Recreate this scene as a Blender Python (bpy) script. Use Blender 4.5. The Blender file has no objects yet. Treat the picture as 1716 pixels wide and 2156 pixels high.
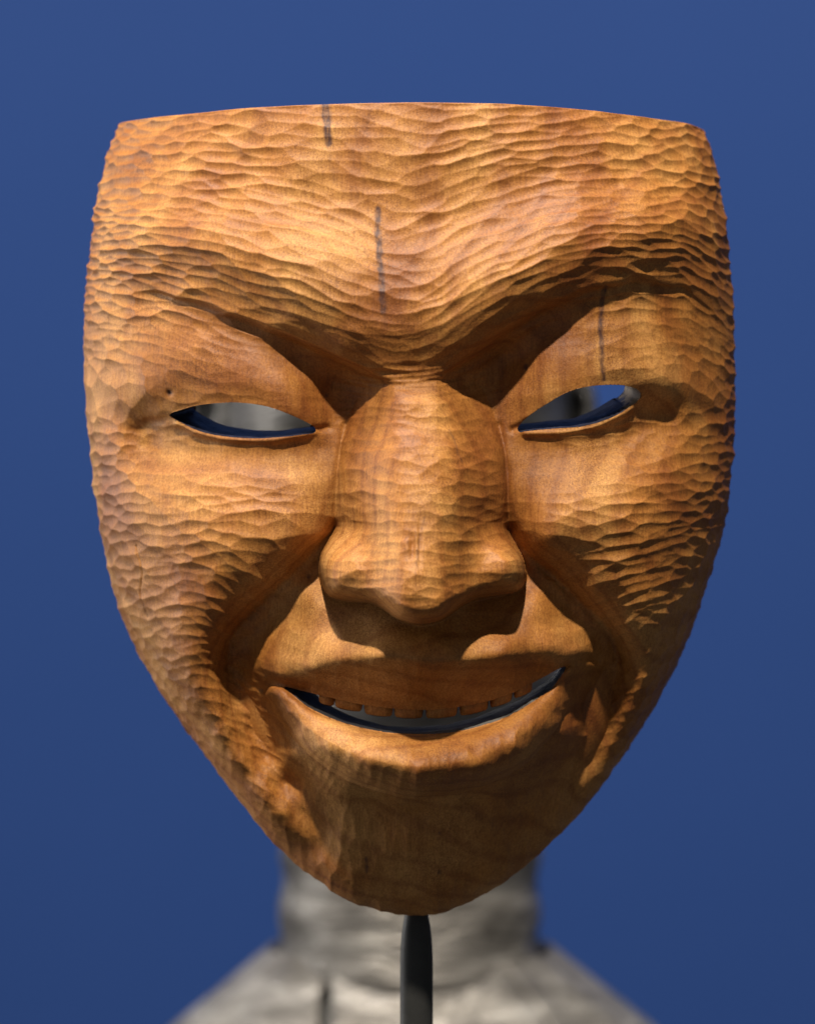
import bpy, bmesh, math
import numpy as np
from mathutils import Vector

# ------------------------------------------------------------------ camera, world, light
scn = bpy.context.scene
COL = scn.collection
S0 = 1.457e-4            # metres per photograph unit (photo 1716 units wide) at the plane of the brow
DCAM = 1.10              # camera to brow plane, metres
CX, CY = 858.0, 1078.0

cam = bpy.data.cameras.new('camera')
camo = bpy.data.objects.new('camera', cam)
COL.objects.link(camo)
camo.location = (0, -DCAM, 0)
camo.rotation_euler = (math.radians(90), 0, 0)
cam.sensor_fit = 'HORIZONTAL'
cam.sensor_width = 24
cam.lens = 24 * DCAM / (1716 * S0)
cam.clip_start = 0.05
cam.clip_end = 50
cam.dof.use_dof = True
cam.dof.focus_distance = DCAM + 0.004
cam.dof.aperture_fstop = 6.5
scn.camera = camo

world = bpy.data.worlds.new('World')
scn.world = world
world.use_nodes = True
bgn = world.node_tree.nodes['Background']
bgn.inputs[0].default_value = (0.95, 0.97, 1.0, 1)
bgn.inputs[1].default_value = 0.10


def aim(o, target):
    d = Vector(target) - o.location
    o.rotation_euler = d.to_track_quat('-Z', 'Y').to_euler()


def lamp(name, kind, loc, target, energy, color, **kw):
    l = bpy.data.lights.new(name, kind)
    l.energy = energy
    l.color = color
    for k, v in kw.items():
        setattr(l, k, v)
    o = bpy.data.objects.new(name, l)
    COL.objects.link(o)
    o.location = loc
    aim(o, target)
    return o


KEY_DIR = Vector((0.07, 0.71, -1.0))
key_target = Vector((0.0, 0.0, 0.10))
lamp('key_spot', 'SPOT', key_target - KEY_DIR * 2.1, key_target, 455, (1.0, 0.88, 0.70),
     shadow_soft_size=0.045, spot_size=math.radians(17), spot_blend=1.0)
lamp('side_softbox', 'AREA', (-1.4, 0.42, 0.15), (0, 0.05, -0.03), 1.7, (1.0, 0.97, 0.93),
     shape='RECTANGLE', size=0.5, size_y=0.8, spread=math.radians(50))
lamp('upper_softbox', 'AREA', (-1.25, -0.25, 0.75), (0, 0.0, 0.03), 0.25, (1.0, 0.96, 0.90),
     shape='RECTANGLE', size=0.5, size_y=0.5, spread=math.radians(45))
lamp('ceiling_softbox', 'AREA', (-0.25, -0.22, 1.25), (0, 0.0, 0.0), 3.0, (1.0, 0.96, 0.92),
     shape='RECTANGLE', size=0.4, size_y=0.3, spread=math.radians(70))
lamp('front_fill', 'AREA', (-1.3, -0.9, -0.55), (0, 0, -0.05), 1.0, (1.0, 0.96, 0.90),  # added fill with no known source, brings out the gouge marks on the chin
     shape='RECTANGLE', size=0.9, size_y=0.6)
lamp('wall_wash', 'AREA', (0.0, 0.75, 2.3), (0.0, 1.9, -1.0), 22, (1.0, 0.97, 0.93),  # added lamp out of view that brightens the blue wall
     shape='RECTANGLE', size=3.0, size_y=0.3, spread=math.radians(75))

vs = scn.view_settings
vs.view_transform = 'Standard'
vs.look = 'None'
vs.exposure = 0.0
vs.gamma = 1.0
vs.use_curve_mapping = False

# ------------------------------------------------------------------ helpers


def mesh_obj(name, verts, faces, mat, parent=None, smooth=True):
    me = bpy.data.meshes.new(name)
    me.from_pydata([tuple(v) for v in verts], [], [tuple(f) for f in faces])
    me.update()
    if smooth:
        me.polygons.foreach_set('use_smooth', [True] * len(me.polygons))
    me.materials.append(mat)
    o = bpy.data.objects.new(name, me)
    COL.objects.link(o)
    if parent:
        o.parent = parent
    return o


def np_mesh(name, verts, quads, mat, parent=None, attrs=None):
    me = bpy.data.meshes.new(name)
    nv, nq = len(verts), len(quads)
    me.vertices.add(nv)
    me.vertices.foreach_set('co', verts.astype(np.float32).ravel())
    me.loops.add(nq * 4)
    me.polygons.add(nq)
    me.loops.foreach_set('vertex_index', quads.astype(np.int32).ravel())
    me.polygons.foreach_set('loop_start', np.arange(nq, dtype=np.int32) * 4)
    me.polygons.foreach_set('loop_total', np.full(nq, 4, np.int32))
    me.update(calc_edges=True)
    me.polygons.foreach_set('use_smooth', np.ones(nq, bool))
    for k, a in (attrs or {}).items():
        at = me.attributes.new(k, 'FLOAT', 'POINT')
        at.data.foreach_set('value', a.astype(np.float32))
    me.validate()
    me.materials.append(mat)
    o = bpy.data.objects.new(name, me)
    COL.objects.link(o)
    if parent:
        o.parent = parent
    return o


def empty(name, loc, label, cat):
    o = bpy.data.objects.new(name, None)
    COL.objects.link(o)
    o.location = loc
    o.empty_display_size = 0.02
    o['label'] = label
    o['category'] = cat
    return o


def unproject(x, y, z):
    """photo position + depth towards the camera (photo units) -> world metres"""
    zm = np.asarray(z) * S0
    k = S0 * (DCAM - zm) / DCAM
    return np.stack([(np.asarray(x) - CX) * k, -zm + 0 * np.asarray(x), (CY - np.asarray(y)) * k], -1)


def hash2(i, j, seed):
    h = np.sin(i * 127.1 + j * 311.7 + seed * 74.7) * 43758.5453
    return h - np.floor(h)


def vnoise(u, v, seed):
    i, j = np.floor(u), np.floor(v)
    f, g = u - i, v - j
    f = f * f * (3 - 2 * f)
    g = g * g * (3 - 2 * g)
    a = hash2(i, j, seed); b = hash2(i + 1, j, seed)
    c = hash2(i, j + 1, seed); d = hash2(i + 1, j + 1, seed)
    return (a * (1 - f) + b * f) * (1 - g) + (c * (1 - f) + d * f) * g - 0.5


def scoops(u, v, seed, pw=0.18):
    """overlapping gouge cuts: lower envelope of paraboloids, sharp ridges between them"""
    i0, j0 = np.floor(u), np.floor(v)
    best = np.full(u.shape, 9.0)
    for dj in (-2, -1, 0, 1, 2):
        for di in (-1, 0, 1):
            i, j = i0 + di, j0 + dj
            ox = i + 0.5 * np.mod(j, 2) * 0.9 + 0.15 + 0.75 * hash2(i, j, seed)
            oy = j + 0.12 + 0.76 * hash2(i, j, seed + 3.3)
            sc = 0.75 + 0.6 * hash2(i, j, seed + 9.1)
            tl = 0.5 * (hash2(i, j, seed + 5.7) - 0.5)
            dx = u - ox
            dy = v - oy - tl * dx
            d = dx * dx * sc + dy * dy + pw * hash2(i, j, seed + 7.9)
            best = np.minimum(best, d)
    return best


def smooth(a, b, x):
    t = np.clip((x - a) / (b - a), 0, 1)
    return t * t * (3 - 2 * t)


def seg_dist(px, py, pts, closed=False):
    """unsigned distance to a polyline and the nearest point"""
    pts = np.asarray(pts, float)
    if px.size > 20000:
        m = ((px > pts[:, 0].min() - 110) & (px < pts[:, 0].max() + 110) & (py > pts[:, 1].min() - 110) & (py < pts[:, 1].max() + 110))
        out = [np.full(px.shape, 1e4), np.zeros(px.shape), np.zeros(px.shape)]
        xs, ys = px[m], py[m]
        if 0 < xs.size:
            r = [np.concatenate(z) for z in zip(*[seg_dist(xs[k:k + 15000], ys[k:k + 15000], pts, closed) for k in range(0, xs.size, 15000)])]
            for o, q in zip(out, r):
                o[m] = q
        return out
    n = len(pts)
    best = np.full(px.shape, 1e9)
    bx = np.zeros(px.shape); by = np.zeros(px.shape)
    for k in range(n if closed else n - 1):
        a = pts[k]; b = pts[(k + 1) % n]
        d = b - a
        L2 = max(d @ d, 1e-9)
        t = np.clip(((px - a[0]) * d[0] + (py - a[1]) * d[1]) / L2, 0, 1)
        qx, qy = a[0] + t * d[0], a[1] + t * d[1]
        dd = np.hypot(px - qx, py - qy)
        m = dd < best
        best = np.where(m, dd, best); bx = np.where(m, qx, bx); by = np.where(m, qy, by)
    return best, bx, by


def inside(px, py, pts):
    pts = np.asarray(pts, float)
    c = np.zeros(px.shape, bool)
    n = len(pts)
    for k in range(n):
        x1, y1 = pts[k]; x2, y2 = pts[(k + 1) % n]
        if y1 == y2:
            continue
        c ^= ((y1 > py) != (y2 > py)) & (px < (x2 - x1) * (py - y1) / (y2 - y1) + x1)
    return c


def catmull(pts, n, closed=False):
    """evenly spaced samples of a smooth curve through pts"""
    p = np.asarray(pts, float)
    m = len(p)
    out = []
    for k in range(m if closed else m - 1):
        if closed:
            p0, p1, p2, p3 = p[k - 1], p[k], p[(k + 1) % m], p[(k + 2) % m]
        else:
            p0, p1, p2, p3 = p[max(k - 1, 0)], p[k], p[k + 1], p[min(k + 2, m - 1)]
        for t in np.linspace(0, 1, 24, endpoint=False):
            out.append(0.5 * ((2 * p1) + (-p0 + p2) * t + (2 * p0 - 5 * p1 + 4 * p2 - p3) * t * t
                              + (-p0 + 3 * p1 - 3 * p2 + p3) * t ** 3))
    out.append(p[0] if closed else p[-1])
    out = np.array(out)
    s = np.concatenate([[0], np.cumsum(np.hypot(*np.diff(out, axis=0).T))])
    q = np.linspace(0, s[-1], n + 1 if closed else n)
    r = np.stack([np.interp(q, s, out[:, 0]), np.interp(q, s, out[:, 1])], 1)
    return r[:-1] if closed else r


# ------------------------------------------------------------------ materials
def new_mat(name):
    m = bpy.data.materials.new(name)
    m.use_nodes = True
    nt = m.node_tree
    return m, nt, nt.nodes['Principled BSDF']


def nd(nt, t, **kw):
    n = nt.nodes.new(t)
    for k, v in kw.items():
        setattr(n, k, v)
    return n


def noise(nt, vec, scale, detail=4, rough=0.55, dist=0.0):
    n = nd(nt, 'ShaderNodeTexNoise')
    n.inputs['Scale'].default_value = scale
    n.inputs['Detail'].default_value = detail
    n.inputs['Roughness'].default_value = rough
    n.inputs['Distortion'].default_value = dist
    nt.links.new(vec, n.inputs['Vector'])
    return n.outputs[0]


def mapping(nt, vec, scale):
    n = nd(nt, 'ShaderNodeMapping')
    n.inputs['Scale'].default_value = scale
    nt.links.new(vec, n.inputs['Vector'])
    return n.outputs[0]


def ramp(nt, fac, stops):
    n = nd(nt, 'ShaderNodeValToRGB')
    e = n.color_ramp.elements
    while len(e) < len(stops):
        e.new(0.5)
    for el, (p, c) in zip(e, stops):
        el.position = p
        el.color = c if len(c) == 4 else (*c, 1)
    nt.links.new(fac, n.inputs[0])
    return n.outputs[0]


def mix(nt, mode, fac, a, b):
    n = nd(nt, 'ShaderNodeMix', data_type='RGBA', blend_type=mode)
    for sock, v in ((n.inputs[0], fac), (n.inputs[6], a), (n.inputs[7], b)):
        if hasattr(v, 'links') or isinstance(v, bpy.types.NodeSocket):
            nt.links.new(v, sock)
        else:
            sock.default_value = v if not isinstance(v, tuple) or len(v) == 4 else (*v, 1)
    return n.outputs[2]


def math_n(nt, op, a, b=None):
    n = nd(nt, 'ShaderNodeMath', operation=op)
    for s, v in zip(n.inputs, (a, b)):
        if v is None:
            continue
        if isinstance(v, bpy.types.NodeSocket):
            nt.links.new(v, s)
        else:
            s.default_value = v
    return n.outputs[0]


def bump(nt, h, dist, strength=1.0, normal=None):
    n = nd(nt, 'ShaderNodeBump')
    n.inputs['Strength'].default_value = strength
    n.inputs['Distance'].default_value = dist
    nt.links.new(h, n.inputs['Height'])
    if normal is not None:
        nt.links.new(normal, n.inputs['Normal'])
    return n.outputs[0]


def make_wood():
    m, nt, p = new_mat('oiled_alder_wood')
    tc = nd(nt, 'ShaderNodeTexCoord').outputs['Object']
    blot = noise(nt, mapping(nt, tc, (1, 1, 0.7)), 28, 5, 0.6, 0.4)
    col = ramp(nt, blot, [(0.35, (0.30, 0.102, 0.018)), (0.50, (0.42, 0.172, 0.033)), (0.66, (0.55, 0.272, 0.075))])
    # vertical fibre streaks
    fib = noise(nt, mapping(nt, tc, (1, 1, 0.07)), 1500, 3, 0.6)
    col = mix(nt, 'MULTIPLY', 0.45, col, ramp(nt, fib, [(0.36, (0.55, 0.48, 0.42)), (0.56, (1, 1, 1))]))
    grow = noise(nt, mapping(nt, tc, (1, 1, 0.18)), 170, 4, 0.6, 0.5)
    col = mix(nt, 'MULTIPLY', 0.28, col, ramp(nt, grow, [(0.33, (0.60, 0.46, 0.36)), (0.55, (1, 1, 1))]))
    # growth rings of the log, its pith running upright behind the face
    mp = nd(nt, 'ShaderNodeMapping')
    mp.inputs['Location'].default_value = (0.02, -0.10, 0)
    mp.inputs['Rotation'].default_value = (math.radians(7), math.radians(4), 0)
    nt.links.new(tc, mp.inputs['Vector'])
    wv = nd(nt, 'ShaderNodeTexWave', wave_type='RINGS', rings_direction='Z')
    wv.inputs['Scale'].default_value = 55
    wv.inputs['Distortion'].default_value = 2.2
    wv.inputs['Detail'].default_value = 3
    wv.inputs['Detail Scale'].default_value = 0.6
    nt.links.new(mp.outputs[0], wv.inputs['Vector'])
    col = mix(nt, 'MULTIPLY', 0.5, col, ramp(nt, wv.outputs['Fac'], [(0.0, (0.62, 0.48, 0.38)), (0.35, (1, 1, 1))]))
    # end-grain pores in patches
    spk = noise(nt, tc, 1500, 3, 0.7)
    col = mix(nt, 'MULTIPLY', 0.6, col, ramp(nt, spk, [(0.34, (0.52, 0.42, 0.34)), (0.56, (1, 1, 1)), (0.7, (1.12, 1.14, 1.16))]))
    pore = noise(nt, tc, 2600, 2, 0.6)
    patch = ramp(nt, noise(nt, tc, 60, 3), [(0.45, (0, 0, 0)), (0.68, (1, 1, 1))])
    col = mix(nt, 'MULTIPLY', math_n(nt, 'MULTIPLY', patch, 0.7), col,
              ramp(nt, pore, [(0.38, (0.40, 0.30, 0.24)), (0.52, (1, 1, 1))]))
    # inked lines, knots and splits
    at = nd(nt, 'ShaderNodeAttribute', attribute_name='mark').outputs['Fac']
    ink = math_n(nt, 'MULTIPLY', at, ramp(nt, noise(nt, mapping(nt, tc, (1, 1, 0.4)), 900, 3), [(0.3, (0.35, 0.35, 0.35)), (0.55, (1, 1, 1))]))
    col = mix(nt, 'MIX', ink, col, (0.060, 0.022, 0.017))
    nt.links.new(col, p.inputs['Base Color'])
    rr = ramp(nt, blot, [(0.3, (0.56, 0.56, 0.56)), (0.7, (0.66, 0.66, 0.66))])
    nt.links.new(rr, p.inputs['Roughness'])
    p.inputs['Specular IOR Level'].default_value = 0.45
    b = bump(nt, fib, 0.00016, 0.6)
    b = bump(nt, noise(nt, tc, 1100, 3, 0.65), 0.00022, 0.6, b)
    nt.links.new(b, p.inputs['Normal'])
    return m


def make_paint(name, c1, c2, rough, sc=(1, 1, 1), dist=0.0003):
    m, nt, p = new_mat(name)
    tc = nd(nt, 'ShaderNodeTexCoord').outputs['Object']
    v = mapping(nt, tc, sc)
    n1 = noise(nt, v, 260, 5, 0.65)
    nt.links.new(ramp(nt, n1, [(0.35, c1), (0.65, c2)]), p.inputs['Base Color'])
    p.inputs['Roughness'].default_value = rough
    nt.links.new(bump(nt, noise(nt, v, 700, 4, 0.6), dist), p.inputs['Normal'])
    return m


WOOD = make_wood()
EYE_PAINT = make_paint('dark_blue_eye_paint', (0.010, 0.012, 0.028), (0.034, 0.037, 0.066), 0.42)
EYE_PAINT_WORN = make_paint('worn_eye_paint', (0.010, 0.012, 0.028), (0.034, 0.037, 0.066), 0.5)
nt = EYE_PAINT_WORN.node_tree
p = nt.nodes['Principled BSDF']
tc = nd(nt, 'ShaderNodeTexCoord').outputs['Object']
sep = nd(nt, 'ShaderNodeSeparateXYZ')
nt.links.new(tc, sep.inputs[0])
edge = math_n(nt, 'ADD', sep.outputs[0], math_n(nt, 'MULTIPLY', noise(nt, tc, 420, 4), 0.012))
worn = math_n(nt, 'MULTIPLY', math_n(nt, 'SUBTRACT', edge, (1322 - CX) * S0 + 0.006), 900)
worn = math_n(nt, 'MINIMUM', math_n(nt, 'MAXIMUM', worn, 0.0), 0.9)
src = p.inputs['Base Color'].links[0].from_socket
nt.links.new(mix(nt, 'MIX', worn, src, (0.26, 0.20, 0.13)), p.inputs['Base Color'])
GREY_WOOD = make_paint('weathered_grey_wood', (0.03, 0.03, 0.031), (0.15, 0.148, 0.145), 0.7, (0.25, 1, 1), 0.0006)
nt = GREY_WOOD.node_tree
p = nt.nodes['Principled BSDF']
tc = nd(nt, 'ShaderNodeTexCoord').outputs['Object']
sep = nd(nt, 'ShaderNodeSeparateXYZ')
nt.links.new(tc, sep.inputs[0])
blk = math_n(nt, 'ADD', sep.outputs[0], math_n(nt, 'MULTIPLY', noise(nt, tc, 120, 3), 0.03))
blk = math_n(nt, 'MINIMUM', math_n(nt, 'MAXIMUM', math_n(nt, 'MULTIPLY', math_n(nt, 'SUBTRACT', blk, 0.004), 50), 0.0), 1.0)
src = p.inputs['Base Color'].links[0].from_socket
nt.links.new(mix(nt, 'MIX', blk, (0.016, 0.016, 0.02), src), p.inputs['Base Color'])
STAND = make_paint('black_powder_coat', (0.014, 0.015, 0.016), (0.020, 0.021, 0.022), 0.62, dist=0.00004)

# ------------------------------------------------------------------ backdrop and display surface


def box(name, lo, hi, mat, parent=None, bev=0.0):
    bm = bmesh.new()
    r = bmesh.ops.create_cube(bm, size=1)
    for v in bm.verts:
        v.co = Vector([lo[k] + (v.co[k] + 0.5) * (hi[k] - lo[k]) for k in range(3)])
    if bev:
        bmesh.ops.bevel(bm, geom=bm.edges[:], offset=bev, segments=3, affect='EDGES')
    me = bpy.data.meshes.new(name)
    bm.to_mesh(me)
    bm.free()
    me.materials.append(mat)
    o = bpy.data.objects.new(name, me)
    COL.objects.link(o)
    if parent:
        o.parent = parent
    return o


WALLM, nt, p = new_mat('blue_wall_paint')
tc = nd(nt, 'ShaderNodeTexCoord').outputs['Object']
nt.links.new(ramp(nt, noise(nt, tc, 1.6, 3), [(0.3, (0.026, 0.090, 0.34)), (0.7, (0.030, 0.098, 0.365))]), p.inputs['Base Color'])
p.inputs['Roughness'].default_value = 0.8
nt.links.new(bump(nt, noise(nt, tc, 220, 3), 0.0005), p.inputs['Normal'])
wall = box('wall', (-2.2, 1.9, -0.62), (2.2, 2.0, 2.2), WALLM)
wall['kind'] = 'structure'
TABM = make_paint('dark_plinth_paint', (0.05, 0.05, 0.052), (0.06, 0.06, 0.062), 0.6)
plinth = box('plinth', (-0.9, -0.35, -0.62), (0.9, 1.4, -0.52), TABM, bev=0.004)
plinth['kind'] = 'structure'

# ------------------------------------------------------------------ the mask: outline
LEFT = [(248, 262), (226, 330), (205, 405), (187, 540), (177, 650), (178, 800), (189, 950), (204, 1070), (226, 1190),
        (256, 1300), (318, 1425), (400, 1545)]
RIGHT = [(1482, 272), (1506, 340), (1527, 460), (1541, 600), (1548, 750), (1546, 930), (1532, 1070), (1514, 1150), (1480, 1260),
         (1430, 1390), (1345, 1545)]
TOP = [(248, 262), (262, 256), (330, 246), (450, 233), (560, 224), (700, 218), (850, 215), (1000, 216), (1100, 220), (1250, 232), (1390, 250),
       (1450, 260), (1482, 272)]
BOT = [(400, 1545), (500, 1682), (590, 1790), (700, 1878), (780, 1914), (875, 1929), (950, 1916), (1050, 1866), (1150, 1786),
       (1250, 1678), (1345, 1545)]
NU, NV = 780, 940


def coons(ss, tt):
    L = catmull(LEFT, 400); R = catmull(RIGHT, 400); T = catmull(TOP, 400); B = catmull(BOT, 400)
    g = np.linspace(0, 1, 400)

    def at(C, q):
        return np.stack([np.interp(q, g, C[:, 0]), np.interp(q, g, C[:, 1])], -1)
    s = ss[..., None]; t = tt[..., None]
    l, r, u, b = at(L, tt), at(R, tt), at(T, ss), at(B, ss)
    c = (1 - s) * (1 - t) * L[0] + s * (1 - t) * R[0] + (1 - s) * t * L[-1] + s * t * R[-1]
    return (1 - s) * l + s * r + (1 - t) * u + t * b - c


TH = math.radians(84)
th = np.linspace(-TH, TH, NU)
s1 = 0.5 + 0.5 * np.sin(th) / math.sin(TH)
# rows: even spacing, closing up towards the chin rim
tau = np.linspace(0, 1, NV)
t1 = np.where(tau < 0.7, tau / 0.7 * 0.74, 0.74 + 0.26 * np.sin((tau - 0.7) / 0.3 * math.pi / 2 * 0.93) / math.sin(math.pi / 2 * 0.93))
SS, TT = np.meshgrid(s1, t1)
XY = coons(SS, TT)
GX, GY = XY[..., 0].copy(), XY[..., 1].copy()

# ------------------------------------------------------------------ the mask: relief control points (photo units)
CP = []


def cp(*pts):
    CP.extend(pts)


# forehead
for x, z in ((300, -12), (500, -8), (700, -6), (870, -5), (1050, -6), (1250, -8), (1430, -12)):
    cp((x, 240, z))
cp((260, 360, 0), (420, 360, 2), (640, 350, 0), (870, 350, -2), (1100, 340, 0), (1300, 330, 8), (1460, 350, 5),
   (300, 420, 6), (460, 425, 4), (640, 445, -2), (760, 460, -6), (870, 460, -6), (1000, 460, -4), (1130, 420, 2), (1300, 385, 12), (1430, 385, 10))
cp((230, 520, 14), (300, 480, 34), (450, 495, 50), (600, 535, 54), (720, 580, 48), (800, 620, 38), (870, 645, 38), (940, 630, 44),
   (1050, 560, 56), (1200, 485, 70), (1350, 460, 74), (1450, 470, 56), (1505, 520, 24))
# just above the brow edge / just below it
cp((230, 580, 4), (330, 580, 8), (420, 605, 14), (520, 640, 20), (620, 685, 20), (720, 740, 14), (800, 765, 4), (870, 745, 12), (930, 745, 14),
   (990, 720, 16), (1050, 685, 20), (1150, 622, 34), (1250, 582, 42), (1350, 566, 44), (1430, 572, 36), (1495, 620, 16))
cp((210, 660, 2), (320, 650, 2), (430, 680, 4), (530, 705, 2), (620, 752, -28), (700, 805, -70),
   (1035, 800, -86), (1060, 745, -74), (1150, 672, -22), (1250, 636, 12), (1350, 620, 18), (1430, 630, 14), (1490, 690, 0))
# nose root and bed of the nose
cp((800, 800, -20), (870, 790, -10), (930, 790, -16), (870, 870, -45), (870, 980, -45), (870, 1100, -40), (870, 1230, -10),
   (720, 870, -84), (708, 960, -66), (706, 1050, -60), (700, 1115, -80), (1050, 880, -86), (1064, 960, -66), (1070, 1050, -60), (1078, 1115, -80))
# left eye
cp((240, 760, 2), (330, 730, 12), (430, 740, 16), (530, 765, 12), (600, 795, -4), (650, 835, -34), (690, 880, -72),
   (300, 830, 14), (380, 838, 2), (440, 828, 10), (500, 826, 10), (560, 834, 6), (610, 852, -8), (660, 886, -44),
   (310, 885, -28), (350, 880, -12), (380, 902, -24), (430, 918, -22), (500, 928, -20), (570, 928, -24), (620, 922, -34), (670, 912, -58),
   (315, 930, -42), (380, 944, -34), (440, 950, -30), (520, 952, -30), (600, 946, -40), (670, 940, -66),
   (250, 930, 0), (280, 1000, 8), (360, 1000, 0), (450, 1000, 2), (560, 1000, -8), (640, 1000, -30))
# right eye
cp((1100, 830, -56), (1140, 780, -34), (1180, 745, -16), (1280, 710, 10), (1380, 690, 14), (1450, 740, 4), (1500, 800, 0),
   (1105, 872, -58), (1150, 832, -28), (1210, 802, -4), (1280, 788, 14), (1340, 792, 22), (1400, 812, 28), (1450, 830, 14),
   (1110, 915, -58), (1180, 916, -38), (1250, 904, -30), (1310, 878, -26), (1350, 852, -18), (1410, 862, -20),
   (1110, 938, -64), (1180, 942, -44), (1260, 934, -40), (1320, 918, -42), (1380, 892, -34), (1450, 870, -6),
   (1130, 1000, -40), (1220, 1000, -8), (1330, 985, 6), (1420, 950, 6), (1490, 950, 0))
# cheeks
cp((240, 1120, 12), (310, 1100, 26), (410, 1090, 42), (510, 1080, 34), (600, 1070, 8), (670, 1075, -34),
   (290, 1220, 14), (370, 1200, 32), (460, 1190, 44), (620, 1130, 4), (672, 1122, -44),
   (610, 1180, -24), (540, 1232, -4), (462, 1292, 14), (430, 1370, 12), (510, 1190, 34), (420, 1250, 38), (565, 1140, 28), (330, 1340, 8), (390, 1290, 36))
cp((690, 1150, -96), (640, 1205, -92), (575, 1270, -92), (510, 1340, -96))
cp((494, 1410, -116), (510, 1470, -124), (535, 1530, -126), (565, 1590, -120), (600, 1650, -106), (640, 1710, -90))
cp((432, 1440, 10), (450, 1490, 8), (475, 1545, 4), (508, 1605, -2), (548, 1660, -10), (590, 1712, -22))
cp((1110, 1085, -30), (1170, 1080, 10), (1260, 1080, 42), (1360, 1090, 46), (1460, 1100, 22), (1105, 1122, -40), (1150, 1140, 4),
   (1190, 1175, -18), (1235, 1135, 28), (1300, 1180, 36), (1390, 1200, 34), (1460, 1240, 16), (1255, 1235, -2), (1325, 1305, 12), (1355, 1380, 8), (1340, 1235, 36), (1420, 1330, 14))
cp((1088, 1160, -98), (1140, 1215, -94), (1205, 1280, -94), (1265, 1345, -96))
cp((1288, 1410, -116), (1282, 1470, -124), (1262, 1530, -126), (1232, 1590, -120), (1196, 1650, -106), (1155, 1705, -90))
cp((1352, 1440, 6), (1342, 1490, 4), (1325, 1545, 0), (1298, 1605, -8), (1258, 1665, -20), (1212, 1715, -36))
# muzzle and lips
cp((660, 1260, -52), (610, 1330, -50), (555, 1400, -54), (700, 1320, -26), (640, 1380, -18), (770, 1335, -2), (870, 1335, 4), (980, 1335, 0),
   (1050, 1320, -24), (1130, 1265, -50), (1120, 1345, -8), (1190, 1345, -36),
   (585, 1428, -30), (650, 1405, 0), (720, 1386, 30), (800, 1378, 54), (880, 1388, 60), (960, 1386, 56), (1060, 1376, 36), (1150, 1370, -2), (1220, 1372, -40),
   (620, 1446, -44), (700, 1462, -22), (790, 1478, -10), (880, 1486, -6), (970, 1478, -10), (1060, 1452, -22), (1140, 1416, -44),
   (556, 1456, -84), (1244, 1406, -84))
cp((600, 1475, -46), (660, 1505, -32), (760, 1540, -14), (880, 1554, -6), (1000, 1543, -12), (1090, 1500, -30), (1190, 1425, -56),
   (632, 1530, -48), (690, 1578, -4), (775, 1622, 18), (880, 1640, 28), (1000, 1628, 20), (1090, 1574, -4), (1172, 1500, -56),
   (610, 1590, -68), (680, 1644, -62), (775, 1684, -76), (880, 1704, -74), (1000, 1692, -76), (1110, 1644, -64), (1200, 1550, -66))
# chin and jaw
cp((870, 1745, -74), (870, 1800, -70), (870, 1860, -62), (870, 1915, -24), (740, 1730, -66), (1010, 1730, -66), (720, 1800, -60), (1020, 1800, -60),
   (620, 1740, -48), (670, 1790, -62), (650, 1700, -80), (1120, 1765, -62), (780, 1870, -40), (980, 1860, -44))
for q in catmull(BOT, 10)[1:-1]:
    cp((q[0], q[1], 0))
# rims carry no relief
for C in (LEFT, RIGHT):
    for q in catmull(C, 10)[1:]:
        cp((q[0], q[1], 0))

CPA = np.array(CP, float)


def tps_grid(pts, x0, x1, y0, y1, step, lam=0.002):
    sc = 400.0
    P = pts[:, :2] / sc
    n = len(P)
    d2 = ((P[:, None] - P[None]) ** 2).sum(-1)
    K = 0.5 * d2 * np.log(d2 + 1e-12) + np.eye(n) * lam
    A = np.zeros((n + 3, n + 3))
    A[:n, :n] = K
    A[:n, n] = 1; A[:n, n + 1:] = P
    A[n, :n] = 1; A[n + 1:, :n] = P.T
    w = np.linalg.solve(A, np.concatenate([pts[:, 2], [0, 0, 0]]))
    xs = np.arange(x0, x1 + step, step); ys = np.arange(y0, y1 + step, step)
    X, Y = np.meshgrid(xs / sc, ys / sc)
    Z = w[n] + w[n + 1] * X + w[n + 2] * Y
    for k in range(n):
        r2 = (X - P[k, 0]) ** 2 + (Y - P[k, 1]) ** 2
        Z += w[k] * 0.5 * r2 * np.log(r2 + 1e-12)
    return Z


TX0, TY0, TST = 150, 190, 5
TPS = tps_grid(CPA, TX0, 1580, TY0, 1960, TST)


def tps_at(x, y):
    u = np.clip((x - TX0) / TST, 1, TPS.shape[1] - 3); v = np.clip((y - TY0) / TST, 1, TPS.shape[0] - 3)
    i = np.floor(u).astype(int); j = np.floor(v).astype(int)
    f = u - i; g = v - j

    def cub(f):
        return [0.5 * (-f + 2 * f ** 2 - f ** 3), 0.5 * (2 - 5 * f ** 2 + 3 * f ** 3), 0.5 * (f + 4 * f ** 2 - 3 * f ** 3), 0.5 * (-f ** 2 + f ** 3)]
    wx, wy = cub(f), cub(g)
    z = 0
    for b in range(4):
        for a in range(4):
            z = z + TPS[j + b - 1, i + a - 1] * wx[a] * wy[b]
    return z


DS, DB = 400.0, 105.0


def shell_st(s, t):
    a = np.clip(np.abs(2 * s - 1), 0, 1) * math.sin(TH)
    c = np.clip((t - 0.78) / 0.22, 0, 1) * 0.95
    return -DS * (1 - np.sqrt((1 - a * a) * (1 - c * c)))


NOSE = catmull([(815, 770), (770, 815), (738, 870), (720, 930), (712, 1000), (709, 1060), (706, 1110), (690, 1135), (676, 1165), (671, 1195),
                (677, 1230), (694, 1256), (730, 1266), (780, 1270), (812, 1286), (842, 1307), (885, 1317), (930, 1307), (965, 1282),
                (1000, 1265), (1050, 1255), (1090, 1245), (1106, 1224), (1104, 1190), (1090, 1155), (1073, 1122), (1068, 1060),
                (1066, 1000), (1060, 940), (1042, 880), (1010, 815), (950, 770)], 180, True)


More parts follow.
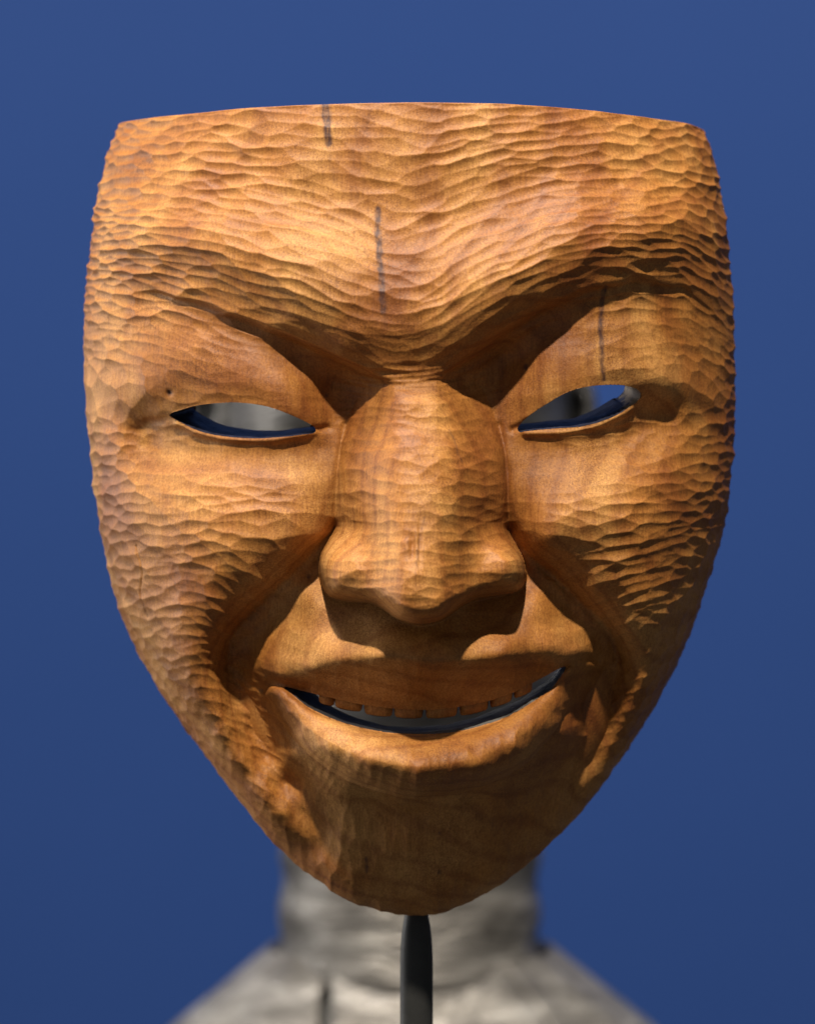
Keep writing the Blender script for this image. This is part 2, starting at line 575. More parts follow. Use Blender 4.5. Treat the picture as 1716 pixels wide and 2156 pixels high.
def nose_h(x, y):
    d, _, _ = seg_dist(x, y, NOSE, True)
    ins = inside(x, y, NOSE)
    H = np.interp(y, [770, 800, 850, 950, 1050, 1150, 1210, 1260, 1320], [0, 14, 72, 124, 160, 186, 197, 201, 190])
    cx = np.interp(y, [780, 1000, 1250], [872, 884, 886])
    dx = np.abs(x - cx)
    H = H * (1 - 0.42 * smooth(30, 165, dx))
    w = np.interp(y, [780, 950, 1100, 1150, 1190, 1262, 1320], [95, 115, 100, 60, 34, 32, 38])
    q = np.clip(d / w, 0, 1)
    prof = np.clip(1 - (1 - q) ** 2, 0, 1) ** np.interp(y, [1100, 1180], [0.75, 0.52])
    h = np.where(ins, H * prof, 0)
    for bx, by, r, a in ((728, 1195, 50, 62), (1060, 1190, 50, 62)):
        g = np.exp(-((x - bx) ** 2 + (y - by) ** 2) / (r * r))
        h = h + np.where(ins, a * g * prof, 0)
    for bx, by, a in ((800, 1235, -6), (972, 1225, -6)):      # groove between tip and wings
        g = np.exp(-((x - bx) / 26) ** 2 - ((y - by) / 60) ** 2)
        h = h + np.where(ins, a * g * prof, 0)
    return h


MOUTH_UP = [(597, 1446), (640, 1456), (700, 1470), (760, 1483), (820, 1492), (890, 1495), (950, 1491), (1020, 1478), (1080, 1459), (1140, 1429), (1186, 1404)]
MOUTH_LO = [(1190, 1409), (1165, 1446), (1130, 1472), (1085, 1500), (1040, 1520), (960, 1541), (880, 1546), (800, 1540), (720, 1521), (655, 1492), (615, 1462)]
BROWX = [150, 330, 480, 600, 720, 800, 830, 880, 930, 960, 1050, 1150, 1250, 1330, 1440, 1500, 1560]
BROWY = [575, 600, 650, 695, 750, 785, 796, 800, 785, 762, 695, 635, 595, 580, 592, 640, 700]
LIPTOP = [(570, 1438), (640, 1412), (700, 1394), (760, 1383), (830, 1379), (880, 1386), (940, 1391), (1000, 1386), (1070, 1381), (1150, 1376), (1210, 1372), (1250, 1384)]


LIP = catmull([(597, 1449), (615, 1464), (655, 1494), (720, 1523), (800, 1542), (880, 1548), (960, 1543), (1040, 1522), (1085, 1502), (1130, 1474), (1165, 1448),
               (1190, 1412), (1206, 1402), (1216, 1440), (1180, 1522), (1108, 1606), (1000, 1662), (880, 1682), (765, 1658), (668, 1603), (600, 1530), (560, 1462), (572, 1444)], 150, True)


def lip_h(x, y):
    d, _, _ = seg_dist(x, y, LIP, True)
    H = np.interp(x, [560, 640, 880, 1120, 1215], [20, 50, 70, 50, 6])
    w = np.interp(x, [560, 640, 880, 1120, 1215], [28, 50, 80, 50, 24])
    q = np.clip(d / w, 0, 1)
    return np.where(inside(x, y, LIP), H * np.clip(1 - (1 - q) ** 2, 0, 1) ** 0.52, 0)


def relief(x, y):
    z = tps_at(x, y) - 0.00020 * np.maximum(680 - y, 0) ** 2 - 0.00015 * np.maximum(y - 850, 0) ** 2 * (1 - smooth(1450, 1900, y))
    z = z + nose_h(x, y) + lip_h(x, y)
    yb = np.interp(x, BROWX, BROWY) + 4
    A = np.interp(x, [230, 330, 480, 600, 720, 790, 830, 920, 980, 1050, 1150, 1250, 1420, 1490, 1520], [0, 8, 14, 20, 34, 24, 4, 4, 30, 36, 24, 14, 10, 4, 0])
    d = y - yb
    z = z - A * smooth(-4, 16, d) * np.exp(-(np.maximum(d, 0) / 95) ** 2)
    yl = np.interp(x, [q[0] for q in LIPTOP], [q[1] for q in LIPTOP])
    A = np.interp(x, [600, 650, 760, 1000, 1130, 1186], [0, 14, 24, 24, 16, 0])
    z = z - A * smooth(-6, 44, y - yl) * np.where(y < np.interp(x, [q[0] for q in MOUTH_UP], [q[1] for q in MOUTH_UP]) + 8, 1, 0)
    # rolled lower-lid rims
    for pts, a, w in (([(372, 893), (430, 917), (500, 927), (570, 927), (640, 917), (664, 910)], 7, 6),
                      ([(1105, 912), (1180, 911), (1240, 902), (1290, 884), (1330, 860)], 7, 6)):
        d, _, _ = seg_dist(x, y, catmull(pts, 30))
        z = z + a * np.exp(-(d / w) ** 2)
    # carved creases: nose sides, folds, under the lip
    for pts, a, w in (([(706, 1112), (640, 1180), (560, 1262), (490, 1335), (478, 1400)], -14, 11),
                      ([(1074, 1118), (1140, 1190), (1210, 1255), (1280, 1325), (1302, 1390)], -14, 11),
                      ([(728, 895), (711, 1000), (706, 1108)], -6, 8),
                      ([(1050, 895), (1067, 1000), (1072, 1112)], -6, 8),
                      ([(556, 1452), (575, 1436), (640, 1452)], -14, 10),
                      ([(1190, 1403), (1230, 1386), (1256, 1390)], -12, 9),
                      ([(352, 878), (310, 892), (285, 905)], -6, 13),
                      ([(660, 905), (690, 900)], -8, 8), ([(1108, 890), (1080, 905)], -8, 8)):
        d, _, _ = seg_dist(x, y, catmull(pts, 24))
        z = z + a * np.exp(-(d / w) ** 2)
    return z


# openings
EYE_L = catmull([(358, 874), (385, 861), (430, 851), (490, 847), (550, 853), (600, 868), (640, 886), (663, 900), (661, 911), (630, 915),
                 (570, 922), (500, 921), (440, 913), (395, 897)], 160, True)
EYE_R = catmull([(1090, 900), (1105, 882), (1140, 857), (1190, 828), (1235, 814), (1280, 810), (1318, 812), (1345, 822), (1346, 840),
                 (1318, 862), (1280, 882), (1230, 897), (1170, 902), (1110, 908), (1094, 910)], 160, True)
MOUTH = catmull(MOUTH_UP + MOUTH_LO, 260, True)
HOLES = [EYE_L, EYE_R, MOUTH]

phi = np.full(GX.shape, 1e9)
for H in HOLES:
    x0, y0 = H.min(0) - 12; x1, y1 = H.max(0) + 12
    m = (GX > x0) & (GX < x1) & (GY > y0) & (GY < y1)
    px, py = GX[m], GY[m]
    d, bx, by = seg_dist(px, py, H, True)
    ins = inside(px, py, H)
    sd = np.where(ins, -d, d)
    phi[m] = np.minimum(phi[m], sd)
    sn = ins & (d < 6)
    GX[m] = np.where(sn, bx, px); GY[m] = np.where(sn, by, py)

# ------------------------------------------------------------------ the mask: tool marks
ARC = 640 * np.arcsin(np.clip(2 * SS - 1, -1, 1) * math.sin(TH)) / 1.0
wx = 46 * vnoise(GX / 210, GY / 150, 1) + 16 * vnoise(GX / 70, GY / 60, 2)
wy = 34 * vnoise(GX / 260, GY / 190, 3) + 13 * vnoise(GX / 90, GY / 60, 4)
BR = np.interp(GX, BROWX, BROWY) - 660
flow = smooth(120, 660, GY) * (1 - smooth(760, 900, GY))
Q = GY - BR * flow * 0.75
# marks fall away along the folds of the cheeks
fl = smooth(1080, 1300, GY) * smooth(330, 520, GX) * (1 - smooth(640, 720, GX))
Q = Q - 0.35 * fl * (GX - 420)
fr = smooth(1080, 1300, GY) * smooth(1080, 1180, GX) * (1 - smooth(1280, 1480, GX))
Q = Q + 0.3 * fr * (GX - 1360)
Q = Q + 0.16 * np.minimum(GX - 420, 0) * (1 - smooth(420, 620, GY))
big = scoops((ARC + wx) / 82, (Q + wy) / 20, 11.0)
small = scoops((ARC + wx * 0.7) / 74, (Q + wy * 0.7) / 21, 23.0)
mid = scoops((ARC + wx) / 78, (Q + wy) / 21, 31.0)
vert = scoops((GX + wx * 0.3) / 25, (GY + 0.0006 * (GX - 880) ** 2 + wy * 0.5) / 62, 41.0)


def blob(x, y, rx, ry):
    return np.exp(-(((GX - x) / rx) ** 2 + ((GY - y) / ry) ** 2))


side = smooth(0.62, 0.86, np.abs(2 * SS - 1))
low_face = smooth(1560, 1640, GY + 0.10 * np.abs(GX - 880)) * (1 - side)
d_nose, _, _ = seg_dist(GX, GY, NOSE, True)
in_nose = inside(GX, GY, NOSE) & (GY > 790)
nose_m = np.where(in_nose, smooth(0, 30, d_nose), 0) * smooth(780, 860, GY)
MUZ = [(706, 1120), (640, 1180), (560, 1262), (490, 1335), (478, 1420), (520, 1520), (600, 1640), (700, 1700), (880, 1720), (1060, 1700), (1180, 1630),
       (1260, 1520), (1302, 1400), (1280, 1325), (1210, 1255), (1140, 1190), (1074, 1118)]
d_m, _, _ = seg_dist(GX, GY, MUZ, True)
muz = np.where(inside(GX, GY, MUZ), smooth(0, 25, d_m), 0)
d_l, _, _ = seg_dist(GX, GY, LIP, True)
lip = np.where(inside(GX, GY, LIP), smooth(8, 40, d_l), 0) * smooth(1500, 1590, GY + 0.0009 * (GX - 880) ** 2)

amp_big = 1.0 * (1 - smooth(640, 760, GY))
lid = np.clip(blob(540, 790, 150, 80) + blob(1190, 770, 120, 80) + blob(660, 880, 60, 110) + blob(1090, 860, 70, 130)
              + blob(520, 960, 190, 45) + blob(1180, 985, 130, 60) + blob(670, 1010, 50, 110) + blob(1110, 1040, 60, 110), 0, 1)
rest = smooth(640, 760, GY) * (1 - nose_m) * (1 - muz) * (1 - low_face)
chip = np.zeros(GX.shape)
chip += 7.5 * (big - 0.3) * amp_big * (1.0 + 0.6 * vnoise(GX / 120, GY / 80, 8) + 0.35 * smooth(0.35, 0.8, 1 - 2 * SS))
chip += 9.0 * (mid - 0.3) * rest * (1 - side) * (1 - 0.88 * lid) * (0.8 + 0.25 * smooth(980, 1250, GY) + 0.25 * smooth(1150, 1350, GX) * smooth(900, 1000, GY) - 0.45 * smooth(1150, 1300, GY) * smooth(1130, 1230, GX))
chip += 5.5 * (small - 0.3) * rest * side * (1.1 + 0.1 * smooth(1200, 1400, GX))
chip += 4.6 * (scoops((GX + wx * 0.6) / 46, (GY + wy * 0.6) / 20, 77.0) - 0.3) * nose_m
chip += 1.6 * (small - 0.3) * muz * (1 - lip)
uplip = smooth(-8, 25, GY - np.interp(GX, [q[0] for q in LIPTOP], [q[1] for q in LIPTOP])) * (1 - smooth(1500, 1515, GY)) * muz * (np.abs(GX - 895) < 290)
chip += 4.0 * (vert - 0.3) * uplip
chip += 6.0 * (vert - 0.3) * lip
chip += 5.0 * (vert - 0.3) * low_face * (1 - lip) * (1 - muz * 0.6)
corner = np.clip(blob(530, 1500, 55, 120) + blob(1265, 1480, 50, 120), 0, 1) * muz
chip += 5.0 * (scoops((GX * 0.9 + GY * 0.4) / 40, (GY - 0.4 * GX) / 24, 87.0) - 0.3) * corner * (GX < 880)
chip += 5.0 * (scoops((GX * 0.9 - GY * 0.4) / 40, (GY + 0.4 * GX) / 24, 89.0) - 0.3) * corner * (GX > 880)
chip *= smooth(0, 10, phi) * smooth(0, 0.004, TT)
chip += 1.1 * vnoise(GX / 9, GY / 16, 51) * (0.4 + 0.6 * smooth(1300, 1500, GY)) + 3.0 * vnoise(GX / 48, GY / 30, 52)
# torn fibres along the left fold
fold_rag = blob(520, 1500, 50, 90) + blob(560, 1620, 40, 110)
chip += fold_rag * (3.5 * vnoise((GX + GY) / 34, (GY - 0.5 * GX) / 10, 61) + 6 * (scoops((GX * 0.8 + GY * 0.5) / 44, (GY - 0.55 * GX) / 17, 63.0) - 0.3))

# ------------------------------------------------------------------ the mask: inked lines, knots, splits
mark = np.zeros(GX.shape)
mwob = 3.5 * vnoise(GX / 20, GY / 24, 71) + 3.0 * vnoise(GX / 7, GY / 9, 72)


def stroke(pts, w, a, soft=3.2):
    global mark
    d, _, _ = seg_dist(GX + mwob, GY, catmull(pts, 20))
    mark = np.maximum(mark, a * (1 - smooth(w - soft, w + soft, d)))


stroke([(686, 218), (688, 255), (692, 300)], 8, 0.95)
stroke([(692, 300), (697, 345), (704, 385)], 3, 0.22)
stroke([(795, 440), (797, 500), (800, 560), (804, 610), (806, 655)], 6.5, 0.95)
stroke([(806, 650), (810, 690)], 4, 0.25)
stroke([(1275, 603), (1267, 640), (1265, 690), (1268, 750), (1272, 798)], 4.5, 0.95)
stroke([(946, 905), (956, 925), (962, 948), (972, 972)], 1.6, 0.6, 1.6)
stroke([(770, 1808), (773, 1835)], 3.5, 0.8, 2.5)
for x, y, r in ((355, 828, 5), (925, 1838, 3.5), (1107, 772, 5), (926, 1754, 3), (688, 832, 3), (650, 1215, 3)):
    d = np.hypot(GX - x, (GY - y) * 0.8)
    mark = np.maximum(mark, 0.85 * (1 - smooth(r - 2, r + 2.5, d)))
stroke([(893, 1090), (884, 1140), (878, 1195)], 2.2, 0.5, 2)
chip -= 7 * np.exp(-((GX - 868) / 6) ** 2 - ((GY - 1150) / 26) ** 2) + 4 * np.exp(-((GX - 884) / 4) ** 2 - ((GY - 1140) / 45) ** 2)
chip -= 5 * np.exp(-(((GX - 355) ** 2 + (GY - 828) ** 2) / 40))
d_split, _, _ = seg_dist(GX, GY, catmull([(285, 1150), (300, 1200), (296, 1250), (310, 1300)], 20))
chip -= 2.2 * np.exp(-(d_split / 2.2) ** 2)

# ------------------------------------------------------------------ the mask: surface
GZ = shell_st(SS, TT) + relief(GX, GY)
BASE = unproject(GX, GY, GZ)
du = np.gradient(BASE, axis=1); dv = np.gradient(BASE, axis=0)
NRM = np.cross(dv, du)
ln = np.linalg.norm(NRM, axis=-1, keepdims=True)
NRM = np.where(ln > 1e-12, NRM / np.maximum(ln, 1e-12), np.array([0, -1.0, 0]))
NRM = np.where(NRM[..., 1:2] > 0.3, -NRM, NRM)
FRONT = BASE + NRM * (chip * S0)[..., None]

idx = np.arange(NU * NV).reshape(NV, NU)
quads = np.stack([idx[:-1, :-1], idx[1:, :-1], idx[1:, 1:], idx[:-1, 1:]], -1).reshape(-1, 4)
pv = phi.ravel()
keep = (pv[quads] > 0).any(1)
quads = quads[keep]

# inner side of the shell
BU, BV = 156, 188
bs = 0.5 + 0.5 * np.sin(np.linspace(-TH, TH, BU)) / math.sin(TH)
bt = np.interp(np.linspace(0, 1, BV), tau, t1)
BS, BT = np.meshgrid(bs, bt)


def back_surface(s, t):
    xy = coons(s, t)
    c = np.clip((t - 0.70) / 0.30, 0, 1)
    x = 870 + (xy[..., 0] - 870) * 0.935
    y = xy[..., 1] - 48 * c ** 2 * (1 - np.abs(2 * s - 1) ** 2)
    a = np.clip(np.abs(2 * s - 1), 0, 1) * math.sin(TH)
    z = -190 - 210 * (1 - np.sqrt((1 - a * a) * (1 - (0.9 * c) ** 2)))
    return x, y, z


bx, by, bz = back_surface(BS, BT)
BACK_EYE_L = np.array(EYE_L); BACK_EYE_R = np.array(EYE_R); BACK_MOUTH = np.array(MOUTH)


def back_contour(H, fx, fy):
    """inner edge of an opening as the photograph shows it through the hole"""
    return np.stack([fx(H[:, 0], H[:, 1]), fy(H[:, 0], H[:, 1])], 1)


BACK_EYE_L = back_contour(EYE_L, lambda x, y: 408 + (x - 358) * (672 - 408) / (663 - 358),
                          lambda x, y: np.where(y < 880, y - 14, y - 16))
BACK_EYE_R = back_contour(EYE_R, lambda x, y: 1070 + (x - 1090) * (1313 - 1070) / (1346 - 1090),
                          lambda x, y: np.where(y < 858, y - 16, y - 15 - 6 * smooth(1200, 1320, x)))
BACK_MOUTH = back_contour(MOUTH, lambda x, y: 636 + (x - 597) * (1192 - 636) / (1190 - 597),
                          lambda x, y: np.where(y < np.interp(x, [597, 890, 1190], [1458, 1515, 1410]), y - 26, y - 9 - 18 * smooth(760, 1040, x)))
bphi = np.full(bx.shape, 1e9)
for H in (BACK_EYE_L, BACK_EYE_R, BACK_MOUTH):
    c = H.mean(0)
    H2 = H
    d, qx, qy = seg_dist(bx, by, H2, True)
    ins = inside(bx, by, H2)
    bphi = np.minimum(bphi, np.where(ins, -d, d))
    sn = ins & (d < 14)
    bx = np.where(sn, qx, bx); by = np.where(sn, qy, by)
BACK = unproject(bx, by, bz)
off = NU * NV
bidx = np.arange(BU * BV).reshape(BV, BU) + off
bq = np.stack([bidx[:-1, :-1], bidx[:-1, 1:], bidx[1:, 1:], bidx[1:, :-1]], -1).reshape(-1, 4)
bp = np.concatenate([np.zeros(off), bphi.ravel()])
bq = bq[(bp[bq] > 0).any(1)]


def loop_idx(a):
    return np.concatenate([a[0, :-1], a[:-1, -1], a[-1, :0:-1], a[:0:-1, 0]])


fl_i = loop_idx(idx)
floop = FRONT.reshape(-1, 3)[fl_i]
ls = loop_idx(SS * 0 + np.arange(NU)[None, :] / (NU - 1.0)); lt = loop_idx(TT * 0 + tau[:, None])
lss = np.interp(ls, np.linspace(0, 1, NU), s1); ltt = np.interp(lt, tau, t1)
ex, ey, ez = back_surface(lss, ltt)
BLOOP = unproject(ex, ey, ez)
roff = off + BU * BV
n = len(fl_i)
ri = np.arange(n) + roff
rq = np.stack([fl_i, np.roll(fl_i, -1), np.roll(ri, -1), ri], -1)
allv = np.concatenate([FRONT.reshape(-1, 3), BACK.reshape(-1, 3), BLOOP])
allq = np.concatenate([quads, bq, rq])
used = np.zeros(len(allv), bool)
used[allq.ravel()] = True
remap = np.cumsum(used) - 1
mk = np.concatenate([mark.ravel(), np.zeros(BU * BV + n)])[used]

mask = empty('carved_mask', (0, 0, 0), 'smiling orange-brown carved wooden face mask with gouge marks held on the black rod', 'mask')
origin = Vector((0.003, 0.045, -0.125))
mask.location = origin




def adopt(o, root):
    o.parent = root
    o.location = -root.location
    return o


face = np_mesh('face', allv[used], remap[allq], WOOD, None, {'mark': mk})
adopt(face, mask)


def surf_z(x, y):
    """depth of the smooth face at a photo position (nearest grid point for the shell term)"""
    gx = XY[::6, ::6, 0].ravel(); gy = XY[::6, ::6, 1].ravel()
    gs = SS[::6, ::6].ravel(); gt = TT[::6, ::6].ravel()
    x = np.atleast_1d(np.asarray(x, float)); y = np.atleast_1d(np.asarray(y, float))
    k = np.array([np.argmin((gx - a) ** 2 + (gy - b) ** 2) for a, b in zip(x, y)])
    return shell_st(gs[k], gt[k]) + relief(x, y)


def lining(name, H, HB, mat, label=None):
    c = H.mean(0)
    nrm = np.stack([np.roll(H, -1, 0)[:, 1] - np.roll(H, 1, 0)[:, 1], -(np.roll(H, -1, 0)[:, 0] - np.roll(H, 1, 0)[:, 0])], 1)
    nrm /= np.linalg.norm(nrm, axis=1, keepdims=True) + 1e-9
    if (nrm * (H - c)).sum() < 0:
        nrm = -nrm
    zf = surf_z(H[:, 0], H[:, 1])
    gs = np.interp(HB[:, 0], [180, 1545], [0, 1])
    zb = -190 - 195 * (1 - np.sqrt(1 - (np.clip(np.abs(2 * gs - 1), 0, 1) * 0.99) ** 2)) - 4
    rings = []
    K = 9
    rng = np.random.default_rng(5)
    for k in range(K + 1):
        f = k / K
        e = f ** 0.8
        P = H * (1 - e) + HB * e + nrm * (1.4 if k == 0 else 0.0)
        z = (zf - 1.5) * (1 - f) + zb * f
        j = 0 if k in (0,) else 1.6
        kk = np.arange(len(H))
        P = P + nrm * (j * 2 * vnoise(kk / 7.0, kk * 0 + k * 0.8, 5))[:, None]
        rings.append(unproject(P[:, 0], P[:, 1], z))
    V = np.concatenate(rings)
    n = len(H)
    F = []
    for k in range(K):
        for i in range(n):
            j = (i + 1) % n
            F.append((k * n + i, k * n + j, (k + 1) * n + j, (k + 1) * n + i))
    o = mesh_obj(name, V, F, mat)
    if label:
        o['label'] = label
    adopt(o, mask)
    return o


lining('eye_opening', EYE_L, BACK_EYE_L, EYE_PAINT, 'inner wall of the eye slit painted dark blue')
lining('eye_opening', EYE_R, BACK_EYE_R, EYE_PAINT_WORN, 'inner wall of the raised eye slit, dark paint worn')
lining('mouth_opening', MOUTH, BACK_MOUTH, GREY_WOOD, 'rough dark grey inner edge of the mouth')

# teeth: small blocks under the upper lip
TE = [(672, 704, 1476), (706, 762, 1487), (768, 826, 1499), (831, 890, 1504), (897, 962, 1503), (968, 1027, 1494), (1032, 1078, 1476), (1082, 1120, 1456)]
for x0, x1, yb in TE:
    x0 -= 0.5; x1 += 0.5; yb += 9
    xm = 0.5 * (x0 + x1)
    slope = float(np.interp(xm, [690, 860, 900, 1100], [0.20, 0.03, -0.03, -0.42]))
    zl = float(surf_z(xm, np.interp(xm, [q[0] for q in MOUTH_UP], [q[1] for q in MOUTH_UP]) - 4)[0]) - 9
    bm = bmesh.new()
    bmesh.ops.create_cube(bm, size=1)
    bmesh.ops.subdivide_edges(bm, edges=bm.edges[:], cuts=2, use_grid_fill=True)
    h = 46
    for v in bm.verts:
        u, d, w = v.co.x, v.co.y, v.co.z
        X = xm + u * (x1 - x0) * (1 - 0.06 * (w < -0.4))
        Y = yb - (w + 0.5) * h + slope * (X - xm) + 2.0 * (2 * abs(u)) ** 3 * (-1 if w < -0.4 else 0)
        Z = zl + 6 - (d + 0.5) * 40 - 5 * (2 * u) ** 2 - 14 * max(w, 0)
        v.co = Vector(unproject(X, Y, Z).tolist())
    bmesh.ops.bevel(bm, geom=[e for e in bm.edges if e.calc_face_angle(0) > 0.9], offset=2.2 * S0, segments=2, affect='EDGES')
    bmesh.ops.recalc_face_normals(bm, faces=bm.faces[:])
    me = bpy.data.meshes.new('tooth')
    bm.to_mesh(me); bm.free()
    for pl in me.polygons:
        pl.use_smooth = True
    me.materials.append(WOOD)
    o = bpy.data.objects.new('tooth', me)
    COL.objects.link(o)
    adopt(o, mask)

# ------------------------------------------------------------------ the stand
FLOOR = -0.52
stand = empty('display_stand', (0.003, 0.045, FLOOR), 'slim black metal rod with a tapered tip standing under the wooden chin', 'stand')
ZR = -335.0
prof = [(1800, 12), (1850, 16), (1895, 20), (1930, 25), (1950, 29), (1970, 31.5), (1995, 33.5), (2030, 34.5), (2100, 34.5), (2156, 34.5), (3100, 34.5)]
V, F = [], []
NS = 40
yy = [q[0] for q in prof]
ys = np.concatenate([np.linspace(1800, 2060, 40), np.linspace(2090, 4730, 12)])
for y in ys:
    r = float(np.interp(y, yy, [q[1] for q in prof]))
    for k in range(NS):
        a = 2 * math.pi * k / NS
        ca, sa = math.cos(a), math.sin(a)
        ex = 2 / 2.8
        dx = r * math.copysign(abs(ca) ** ex, ca)
        dz = 0.8 * r * math.copysign(abs(sa) ** ex, sa)
        V.append(unproject(877 + dx, y, ZR) + np.array([0, dz * S0, 0]))
n = len(ys)
V = [np.array([v[0], v[1], max(v[2], FLOOR + 0.008)]) for v in V]
for j in range(n - 1):
    for k in range(NS):
        F.append((j * NS + k, j * NS + (k + 1) % NS, (j + 1) * NS + (k + 1) % NS, (j + 1) * NS + k))
F.append(tuple(range(NS)))
rod = mesh_obj('rod', V, F, STAND)
adopt(rod, stand)
bp_ = box('base_plate', (-0.07, -0.03, FLOOR), (0.076, 0.11, FLOOR + 0.010), STAND, bev=0.002)
adopt(bp_, stand)

# ------------------------------------------------------------------ the metal bust behind
METAL, nt, p = new_mat('dull_hammered_metal')
tc = nd(nt, 'ShaderNodeTexCoord').outputs['Object']
v = mapping(nt, tc, (1, 1, 3.2))
n1 = noise(nt, v, 22, 5, 0.65, 0.6)
nt.links.new(ramp(nt, n1, [(0.32, (0.12, 0.112, 0.104)), (0.55, (0.30, 0.285, 0.268)), (0.72, (0.52, 0.50, 0.475))]), p.inputs['Base Color'])
p.inputs['Metallic'].default_value = 0.55
p.inputs['Roughness'].default_value = 0.46
b = bump(nt, noise(nt, mapping(nt, tc, (1, 1, 4.5)), 34, 4, 0.6, 0.4), 0.004, 0.9)
nt.links.new(b, p.inputs['Normal'])
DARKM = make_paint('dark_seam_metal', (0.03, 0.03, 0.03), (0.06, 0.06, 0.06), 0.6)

YB = 0.50
KB = S0 * (DCAM + YB) / DCAM


def bx_(px):
    return (px - CX) * KB


def bz_(py):
    return (CY - py) * KB


bust = empty('metal_bust', (bx_(863), YB, FLOOR), 'silver sheet-metal bust with neck and sloping shoulders behind the wooden mask', 'bust')
XB = bx_(863)


def ringloft(name, rings, mat, n=56, seed=0, rough=0.0, a0=0.0, a1=2 * math.pi, thick=0.0, label=None):
    """rings: (z, x centre, y centre, rx, ry, power)"""
    closed = not callable(a0) and not callable(a1) and abs(a1 - a0 - 2 * math.pi) < 1e-6
    m = n if closed else n + 1
    V, F = [], []
    for q, (z, xc, yc, rx, ry, pw) in enumerate(rings):
        for k in range(m):
            b0 = a0(rx) if callable(a0) else a0
            b1 = a1(rx) if callable(a1) else a1
            a = b0 + (b1 - b0) * k / n
            ca, sa = math.cos(a), math.sin(a)
            f = 1 + rough * float(vnoise(np.array(a * 4.0), np.array(q * 0.7), seed))
            V.append((xc + f * rx * math.copysign(abs(ca) ** (2 / pw), ca), yc + f * ry * math.copysign(abs(sa) ** (2 / pw), sa), z))
    for q in range(len(rings) - 1):
        for k in range(n):
            k2 = (k + 1) % m
            F.append((q * m + k, q * m + k2, (q + 1) * m + k2, (q + 1) * m + k))
    if closed:
        F.append(tuple(range(m))[::-1])
        F.append(tuple((len(rings) - 1) * m + k for k in range(m)))
    o = mesh_obj(name, V, F, mat)
    if thick:
        md = o.modifiers.new('thickness', 'SOLIDIFY')
        md.thickness = thick
        md.offset = -1
    adopt(o, bust)
    if label:
        o['label'] = label
    return o


nr = 0.5 * (1135 - 592) * KB
rings = []
for py in np.linspace(2060, 1360, 36):
    w = nr * (1 + 0.015 * math.sin(py * 0.05)) * np.interp(py, [1360, 1560, 1700], [1.08, 1.06, 1.0])
    rings.append((bz_(py), XB, YB, w, w * 1.0, 2.2))
ringloft('neck', rings, METAL, 72, 3, 0.03)
# collar and shoulders: separate bent sheets round the body
zt, zs = bz_(2010), bz_(2160)
def seam(px):
    # a seam that runs straight down the front at one place across
    x = bx_(px) - XB
    return lambda sx: -math.acos(math.copysign((abs(x) / sx) ** 1.15, x))


gaps = [(-2.72, seam(680)), (seam(708), -0.95), (-0.935, -0.25), (-0.22, 0.9), (0.93, 2.2), (2.23, 3.53)]
for g0, g1 in gaps:
    rg = []
    for f in np.linspace(0, 1, 18):
        z = zt + (FLOOR - zt) * f
        dz = (zt - z)
        sx = 290 * KB + np.interp(dz, [0, 0.008, 0.034, 0.10, 0.17, 0.35], [0, 0.010, 0.044, 0.098, 0.135, 0.145])
        sy = 280 * KB + np.interp(dz, [0, 0.01, 0.06, 0.16, 0.35], [0, 0.006, 0.02, 0.055, 0.065])
        rg.append((z, XB, YB + 0.01, sx, sy, 2.3))
    ringloft('shoulder_panel', rg, METAL, 40, 7, 0.07, g0, g1, 0.003)
under = []
for f in np.linspace(0, 1, 12):
    z = zt - 0.012 + (FLOOR - zt) * f * 0.985
    dz = zt - z
    sx = 290 * KB + np.interp(dz, [0, 0.008, 0.034, 0.10, 0.17, 0.35], [0, 0.010, 0.044, 0.098, 0.135, 0.145]) - 0.008
    sy = 280 * KB + np.interp(dz, [0, 0.01, 0.06, 0.16, 0.35], [0, 0.006, 0.02, 0.055, 0.065]) - 0.008
    under.append((max(z, FLOOR), XB, YB + 0.01, sx, sy, 2.3))
ringloft('torso_core', under, DARKM, 60, 2, 0.0)
# head
hw = 0.5 * (1200 - 476) * KB
XH = bx_(838)
rings = []
for f in np.linspace(0, 1, 40):
    py = 1430 - f * 1080
    prof_w = np.interp(f, [0, 0.05, 0.15, 0.3, 0.5, 0.7, 0.85, 0.95, 1], [0.95, 0.97, 1.0, 1.0, 1.0, 1.0, 0.86, 0.55, 0.12])
    prof_d = np.interp(f, [0, 0.05, 0.15, 0.3, 0.5, 0.7, 0.85, 0.95, 1], [0.95, 1.02, 1.05, 1.08, 1.12, 1.2, 1.05, 0.65, 0.15])
    rings.append((bz_(py), XH, YB + 0.012 - 0.035 * max(0, 1 - f / 0.35), hw * prof_w, hw * prof_d, 2.2))
head = ringloft('head', rings, METAL, 96, 4, 0.01)
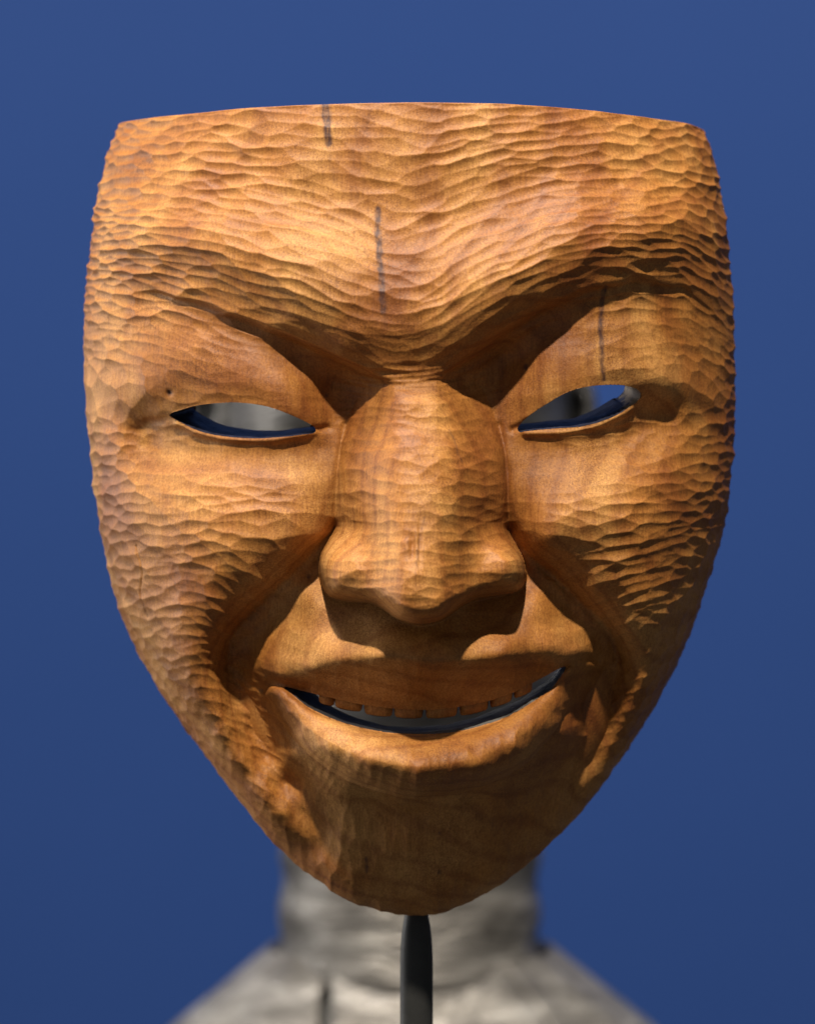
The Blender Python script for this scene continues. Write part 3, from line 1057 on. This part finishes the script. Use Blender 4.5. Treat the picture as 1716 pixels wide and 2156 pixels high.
# brow shelf, eye sockets, nose and cheek form pushed into the front of the head
me = head.data
for v_ in me.vertices:
    x, y, z = v_.co
    if y < YB:
        px = (x - XB) / KB + 863
        py = CY - z / KB
        fwd = (YB - y) / hw
        g = 0
        for ex, ey, rx, ry, a in ((700, 930, 80, 46, 0.016), (1025, 930, 80, 46, 0.016), (863, 1060, 60, 140, -0.022), (863, 1130, 70, 60, -0.012),
                                  (863, 1330, 150, 26, 0.006), (690, 850, 110, 34, -0.006), (1035, 850, 110, 34, -0.006)):
            g += a * math.exp(-((px - ex) / rx) ** 2 - ((py - ey) / ry) ** 2)
        v_.co.y = y + g * min(1, fwd * 1.5)
# ears: a curled rim round a dark hollow
for sgn, pxe in ((-1, 452), (1, 1192)):
    bm = bmesh.new()
    R1 = 78 * KB
    n1, n2 = 40, 12
    ring = []
    for i in range(n1):
        a = 2 * math.pi * i / n1
        row = []
        for j in range(n2):
            b2 = 2 * math.pi * j / n2
            r = R1 * (0.62 + 0.08 * math.sin(a)) + 0.0042 * math.cos(b2)
            row.append(bm.verts.new((sgn * (r * math.cos(a) * 0.72 + 0.004), 0.0042 * math.sin(b2) + 0.25 * r * math.cos(a), r * math.sin(a) * 1.25)))
        ring.append(row)
    for i in range(n1):
        for j in range(n2):
            bm.faces.new((ring[i][j], ring[(i + 1) % n1][j], ring[(i + 1) % n1][(j + 1) % n2], ring[i][(j + 1) % n2]))
    bmesh.ops.recalc_face_normals(bm, faces=bm.faces[:])
    me = bpy.data.meshes.new('ear')
    bm.to_mesh(me); bm.free()
    for pl in me.polygons:
        pl.use_smooth = True
    me.materials.append(METAL)
    ear = bpy.data.objects.new('ear', me)
    COL.objects.link(ear)
    ear.parent = bust
    ear.location = Vector((bx_(pxe), YB + 0.005, bz_(868))) - bust.location
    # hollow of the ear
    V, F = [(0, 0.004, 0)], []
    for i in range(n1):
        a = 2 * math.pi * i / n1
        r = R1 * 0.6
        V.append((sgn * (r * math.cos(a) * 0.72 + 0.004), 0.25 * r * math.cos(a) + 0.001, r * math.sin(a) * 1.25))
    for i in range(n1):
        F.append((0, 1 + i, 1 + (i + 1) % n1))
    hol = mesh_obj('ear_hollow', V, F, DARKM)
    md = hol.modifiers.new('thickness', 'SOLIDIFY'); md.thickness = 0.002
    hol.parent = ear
